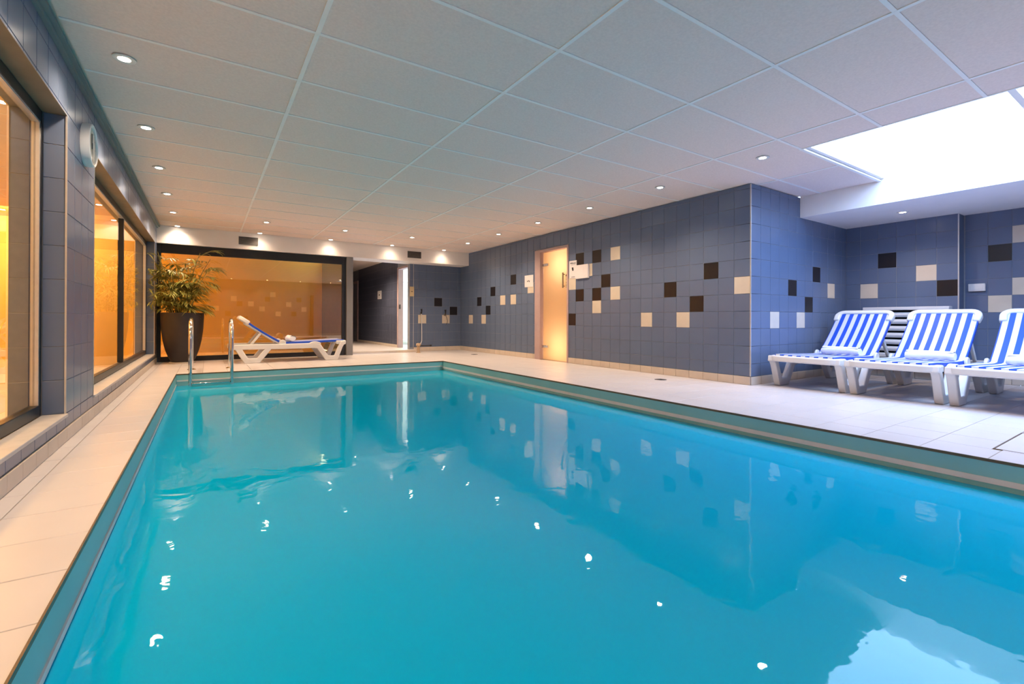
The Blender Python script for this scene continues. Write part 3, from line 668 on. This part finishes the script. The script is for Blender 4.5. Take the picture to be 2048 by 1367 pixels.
# shower fittings
s1 = tag(empty('shower', (4.137, YF, 0)), 'hand shower with pale hose hanging by the edge of the shower wall', 'shower')
MB().tube([(0, -.03, .86), (0, -.05, .92), (-.01, -.06, .97)], [.012, .014, .02], 12).build('shower_head', 'rubber', s1, smooth=50)
MB().box(-.03, .03, -.025, 0, .84, .90).build('bracket', 'steel', s1, bevel=.004)
MB().tube([(0, -.035, .86), (.005, -.04, .6), (.008, -.04, .32), (.0, -.06, .24), (-.05, -.12, .18), (-.10, -.22, .15), (-.13, -.29, .15)], .009, 8).build('hose', 'plastic', s1, smooth=60)
s2 = tag(empty('shower', (4.745, YF, 0)), 'dark hand shower with hose on the cream tile in the shower corner', 'shower')
MB().tube([(0, -.02, .84), (-.005, -.05, .90), (-.02, -.07, .96)], [.012, .015, .024], 12).build('shower_head', 'rubber', s2, smooth=50)
MB().box(-.03, .03, -.025, 0, .82, .87).build('bracket', 'wood', s2, bevel=.004)
MB().tube([(0, -.03, .84), (.03, -.04, .77), (.05, -.04, .70), (.04, -.03, .64), (.03, -.008, .62)], .007, 8).build('hose', 'vent', s2, smooth=60)
tp = tag(empty('foot_tap', (3.90, 9.72, 0)), 'low beige tap stub with a black lever at the corridor step', 'tap')
MB().lathe([(.05, 0), (.05, .01), (.035, .015), (.033, .15), (.05, .155), (.052, .19), (.03, .21), (.006, .212)], n=20).build('body', 'brass', tp, smooth=40)
MB().tube([(.05, .02, .15), (.30, .02, .15)], .011, 8).build('lever', 'rubber', tp, smooth=50)
MB().lathe([(.01, -.02), (.024, -.012), (.024, .012), (.01, .02)], c=(.30, .02, .15), n=16).build('lever_knob', 'rubber', tp, smooth=50)

# ------------------------------------------------------------------ potted bamboo
pt = tag(empty('potted_bamboo', (-.335, 9.42, 0)), 'bushy bamboo palm in a tall dark planter by the glazed screen', 'plant')
MB().lathe([(.0, .028), (.155, .028), (.19, .10), (.232, .22), (.265, .38), (.288, .56), (.298, .74), (.300, .83), (.285, .83), (.280, .76), (.0, .76)], n=40).build('planter', 'pot', pt, smooth=45)
MB().lathe([(.0, .0), (.18, .0), (.185, .024), (.0, .028)], n=32).build('saucer', 'saucer', pt, smooth=40)
MB().lathe([(.0, .761), (.279, .761), (.2, .785), (.0, .795)], n=32).build('soil', 'soil', pt, smooth=40)
rnd = random.Random(21)
def leaf(mb, p, d, L, wd, up):
    d = d.normalized(); s_ = d.cross(up)
    if s_.length < 1e-3: s_ = Vector((1, 0, 0))
    s_.normalize(); n = s_.cross(d)
    q = [p]; 
    m1 = p + d * L * .35 - n * L * .01; m2 = p + d * L * .7 - n * L * .08; e_ = p + d * L - n * L * .22
    vs = [p, m1 + s_ * wd, m1 - n * wd * .3, m1 - s_ * wd, m2 + s_ * wd * .75, m2 - n * wd * .3, m2 - s_ * wd * .75, e_]
    mb.add(vs, [(0, 1, 2), (0, 2, 3), (1, 4, 5, 2), (2, 5, 6, 3), (4, 7, 5), (5, 7, 6)])
wlim = XL + .705 - .37 + .335   # stay off the window wall
for k in range(17):
    a = rnd.uniform(0, 2 * PI) if k > 5 else PI + rnd.uniform(-.6, .9); rr = rnd.uniform(.03, .2)
    bx, by = rr * math.cos(a), rr * math.sin(a)
    lean = rnd.uniform(.10, .46); h = rnd.uniform(.50, 1.04)
    tx_, ty_ = bx + lean * math.cos(a), by + lean * math.sin(a)
    pts = [Vector((bx + (tx_ - bx) * (t_ ** 1.6), by + (ty_ - by) * (t_ ** 1.6), .77 + h * t_)) for t_ in (0, .25, .5, .75, 1)]
    for p in pts: p.x = max(p.x, -.31); p.y = min(p.y, .33)
    st = MB().tube(pts, [.008, .0075, .007, .006, .004], 7).build('stem', 'stem', pt, smooth=60)
    nf = rnd.randint(8, 11)
    for q in range(nf):
        t_ = .10 + .92 * (q + rnd.random() * .6) / nf; t_ = min(t_, 1)
        i = min(3, int(t_ * 4)); f_ = t_ * 4 - i
        p = pts[i].lerp(pts[i + 1], f_)
        az = rnd.uniform(0, 2 * PI); el = rnd.uniform(.15, .9)
        L = rnd.uniform(.20, .36)
        d = Vector((math.cos(az) * math.cos(el), math.sin(az) * math.cos(el), math.sin(el)))
        rp = []
        for s_ in range(6):
            u = s_ / 5
            rp.append(p + d * L * u + Vector((0, 0, -.16 * L * u * u * 2.2)))
        for v in rp: v.x = max(v.x, -.43 if v.y < -.08 else -.33); v.y = min(v.y, .37); v.z = min(v.z, 1.90)
        fb = MB().tube(rp, [.003, .0028, .0025, .002, .0016, .001], 5)
        for s_ in range(1, 6):
            tg = (rp[s_] - rp[s_ - 1])
            if tg.length < 1e-4: continue
            tg.normalize()
            sd = tg.cross(Vector((0, 0, 1)))
            if sd.length < 1e-3: sd = Vector((1, 0, 0))
            sd.normalize()
            for sg in (-1, 1):
                for mid in (0, .5) if s_ > 2 else (.25,):
                    pp = rp[s_].lerp(rp[s_ - 1], mid)
                    dd = tg * rnd.uniform(.6, 1.0) + sd * sg * rnd.uniform(.5, 1.0) + Vector((0, 0, rnd.uniform(-.5, .1)))
                    ll = rnd.uniform(.12, .19)
                    ed = pp + dd.normalized() * ll
                    if ed.x < (-.45 if max(ed.y, pp.y) < -.04 else -.35) or ed.y > .385 or pp.z > 1.9 and dd.z > 0: continue
                    leaf(fb, pp, dd, ll, rnd.uniform(.008, .012), Vector((0, 0, 1)))
        leaf(fb, rp[-1], (rp[-1] - rp[-2]) + Vector((0, .0001, 0)), .11 if rp[-1].y < .27 and rp[-1].x > -.22 else .02, .009, Vector((0, 0, 1)))
        fb.build('frond', 'leaf', pt, smooth=True)

# ------------------------------------------------------------------ sun loungers
LM = {}
def arc(cx, cy, r, a0, a1, n=5): return [(cx + r * math.cos(a0 + (a1 - a0) * k / n), cy + r * math.sin(a0 + (a1 - a0) * k / n)) for k in range(n + 1)]
HS, HZ = .745, .325     # hinge
def lounger_meshes():
    for nm, y in (('a', .325), ('b', -.325)):
        f = MB()
        a0, a1 = y - .036, y + .030
        f.strip([(.03, .27), (.80, .265), (1.28, .268), (1.365, .25), (1.50, .042), (1.655, .040), (1.735, .25), (1.77, .305), (1.82, .315)], [.042, .043, .043, .042, .040, .040, .037, .036, .032], a0, a1)
        f.strip([(.12, .262), (.245, .042), (.42, .040), (.585, .262)], [.042, .042, .040, .042], a0 + .001, a1 - .001)
        f.add([(1.30 + .10 * math.cos(PI * k / 10), a0 + .002, .29 + .05 * math.sin(PI * k / 10)) for k in range(11)] + [(1.30 + .10 * math.cos(PI * k / 10), a1 - .002, .29 + .05 * math.sin(PI * k / 10)) for k in range(11)],
              [tuple(range(11)), tuple(range(21, 10, -1))] + [(k, k + 1, k + 12, k + 11) for k in range(10)] + [(10, 0, 11, 21)])
        LM['side' + nm] = f.mesh('side_frame', 'plastic')
    LM['foot'] = MB().strip([(1.66, -.322)] + arc(1.735, -.235, .087, -PI / 2, 0) + arc(1.735, .235, .087, 0, PI / 2) + [(1.66, .322)], .030, .283, .348, 'XY').mesh('foot_rail', 'plastic')
    LM['tail'] = MB().strip([(.12, -.322)] + arc(.075, -.27, .052, -PI / 2, -PI, 4) + arc(.075, .27, .052, PI, PI / 2, 4) + [(.12, .322)], .026, .232, .306, 'XY').mesh('tail_rail', 'plastic')
    # seat sling: shallow sagging surface with thickness
    def sling(pts, hw, th):
        mb = MB(); vs = []; ys = [-hw, -hw + .008, -hw / 2, 0, hw / 2, hw - .008, hw]
        n = len(pts)
        for (x, z) in pts:
            for y in ys:
                vs.append((x, y, z - .006 * (1 - (y / hw) ** 2) - (.004 if abs(y) > hw - .001 else 0)))
        for (x, z) in pts:
            for y in ys: vs.append((x, y, z - th))
        c = len(ys); fs = []
        for i in range(n - 1):
            for j in range(c - 1):
                fs.append((i * c + j, i * c + j + 1, (i + 1) * c + j + 1, (i + 1) * c + j))
                o = n * c; fs.append((o + (i + 1) * c + j, o + (i + 1) * c + j + 1, o + i * c + j + 1, o + i * c + j))
            for j in (0, c - 1): fs.append((i * c + j, (i + 1) * c + j, n * c + (i + 1) * c + j, n * c + i * c + j))
        for i in (0, n - 1):
            for j in range(c - 1): fs.append((i * c + j, i * c + j + 1, n * c + i * c + j + 1, n * c + i * c + j))
        mb.add(vs, fs); return mb
    LM['seat'] = sling([(HS + .04, .345), (.85, .340), (1.0, .341), (1.3, .350), (1.6, .361), (1.80, .364)], .29, .036).mesh('seat_sling', 'sling', 40)
    LM['back'] = sling([(-.015, .012), (.05, .010), (.15, .004), (.3, .0), (.5, .004), (.62, .012), (.70, .018)], .29, .034).mesh('back_sling', 'sling', 40)
    LM['backframe'] = MB().strip([(.58, -.275)] + arc(.66, -.215, .068, -PI / 2, 0) + arc(.66, .215, .068, 0, PI / 2) + [(.58, .275)], .030, -.030, .030, 'XY').mesh('back_frame', 'plastic')
    LM['backrail'] = MB().box(.0, .62, -.284, -.25, -.052, -.020).box(.0, .62, .25, .284, -.052, -.020).box(.34, .38, -.25, .25, -.050, -.024).mesh('back_rail', 'plastic')
    LM['hub'] = MB().lathe([(.02, -.012), (.05, -.012), (.055, 0), (.05, .012), (.02, .012)], n=20).mesh('hinge_hub', 'plastic', 40)
    for k in LM:
        me = LM[k]
lounger_meshes()
def bev(o, wdt=.012, seg=3):
    b = o.modifiers.new('bevel', 'BEVEL'); b.width = wdt; b.segments = seg; b.limit_method = 'ANGLE'; b.angle_limit = math.radians(50)
    o.data.polygons.foreach_set('use_smooth', [True] * len(o.data.polygons)); o.data.set_sharp_from_angle(angle=math.radians(60)); return o
def lounger(loc, rz, ang, label, group):
    r = tag(empty('sun_lounger', loc, rz), label, 'sun lounger', group)
    bev(place('side_frame', LM['sidea'], r)); bev(place('side_frame', LM['sideb'], r))
    bev(place('foot_rail', LM['foot'], r), .014); bev(place('tail_rail', LM['tail'], r), .012)
    place('seat_sling', LM['seat'], r)
    ca, sa = math.cos(ang), math.sin(ang)
    # backrest parts share the hinge; their local x runs up the backrest
    rot = Matrix.Rotation(PI, 3, 'Z') @ Matrix.Rotation(-ang, 3, 'Y')
    for nm, k in (('back_sling', 'back'), ('back_frame', 'backframe'), ('back_rail', 'backrail')):
        o = place(nm, LM[k], r, (HS + .02, 0, HZ + .012), rot.to_euler())
        if nm == 'back_frame': bev(o, .014)
        if nm == 'back_rail': bev(o, .006, 2)
    for s_ in (-1, 1):
        o = place('hinge_hub', LM['hub'], r, (HS + .04, s_ * .305, HZ + .0), (PI / 2, 0, 0))
        p1 = Vector((HS + .02 - .37 * ca, 0, HZ + .37 * sa - .04)); p0 = Vector((.30, 0, .285))
        MB().strip([(p0.x, p0.z), (p1.x, p1.z)], .018, s_ * .262 - .014, s_ * .262 + .014).build('support_strut', 'plastic', r, bevel=.005)
    return r
XT = 5.25 + 1.85
ps = ['next to the alcove end wall', 'middle one of three', 'cut off by the picture edge']
G = 'striped loungers in the alcove'
for k, y in enumerate((2.455, 1.705, .955)):
    lounger((XT, y, 0), PI, math.radians(42.5), f'white sun lounger with blue stripes in the alcove, {ps[k]}', G)
lounger((.30, 9.13, 0), 0.0, math.radians(34.5), 'white sun lounger with blue sling standing alone before the glazed screen', G)

# rolled towels: spiral section swept along a soft axis
def towel_mesh(L=.36, r=.052, seed=1):
    rn = random.Random(seed); mb = MB(); n = 26; k = 15
    vs = []
    for i in range(k):
        u = i / (k - 1); x = (u - .5) * L
        sq = 1 - .22 * abs(2 * u - 1) ** 6
        ox, oz = .006 * math.sin(3 * u + seed), .003 * math.sin(5 * u)
        for j in range(n):
            a = 2 * PI * j / n
            rr = r * sq * (1 + .04 * math.sin(3 * a + u * 2) + .015 * rn.uniform(-1, 1))
            z = rr * math.sin(a) * .82
            vs.append((rr * 1.12 * math.cos(a) + ox, x, max(z, -r * .72) + oz))
    fs = [(i * n + j, i * n + (j + 1) % n, (i + 1) * n + (j + 1) % n, (i + 1) * n + j) for i in range(k - 1) for j in range(n)]
    fs += [tuple(range(n - 1, -1, -1)), tuple(range((k - 1) * n, k * n))]
    mb.add(vs, fs)
    # overlapping outer flap
    fl_ = []
    for i in range(k):
        u = i / (k - 1); x = (u - .5) * L * .97
        for a, e2 in ((.2, .003), (.9, .006), (1.7, .006), (2.2, .002)):
            fl_.append(((r * 1.12 + e2) * math.cos(a), x, (r + e2) * .86 * math.sin(a)))
    mb.add(fl_, [(i * 4 + j, i * 4 + j + 1, i * 4 + j + 5, i * 4 + j + 4) for i in range(k - 1) for j in range(3)])
    return mb.mesh('rolled_towel', 'towel', 60)
def spiral_end(parent, r, L):
    for s_ in (-1, 1):
        pts = []
        for k in range(30):
            a = k * .45; rr = .006 + (r * .8) * k / 30
            pts.append((rr * 1.1 * math.cos(a), s_ * L / 2, max(rr * .8 * math.sin(a), -r * .7)))
        MB().tube(pts, .0028, 5).build('rolled_end', 'towel', parent, smooth=True)
tl_ = ['lounger next to the alcove end wall', 'middle alcove lounger', 'third alcove lounger at the picture edge']
for k, y in enumerate((2.42, 1.63, .90)):
    o = place('rolled_towel', towel_mesh(.38, .055, k + 1), None, (XT - .99, y, .386), (0, 0, .05 * (k - 1)))
    tag(o, f'white rolled towel lying on the {tl_[k]}', 'towel', 'rolled towels on the loungers'); spiral_end(o, .055, .37)
o = place('rolled_towel', towel_mesh(.36, .06, 9), None, (.30 + .95, 9.13, .388), (0, 0, .04))
tag(o, 'white rolled towel on the single lounger before the glazed screen', 'towel', 'rolled towels on the loungers'); spiral_end(o, .06, .35)
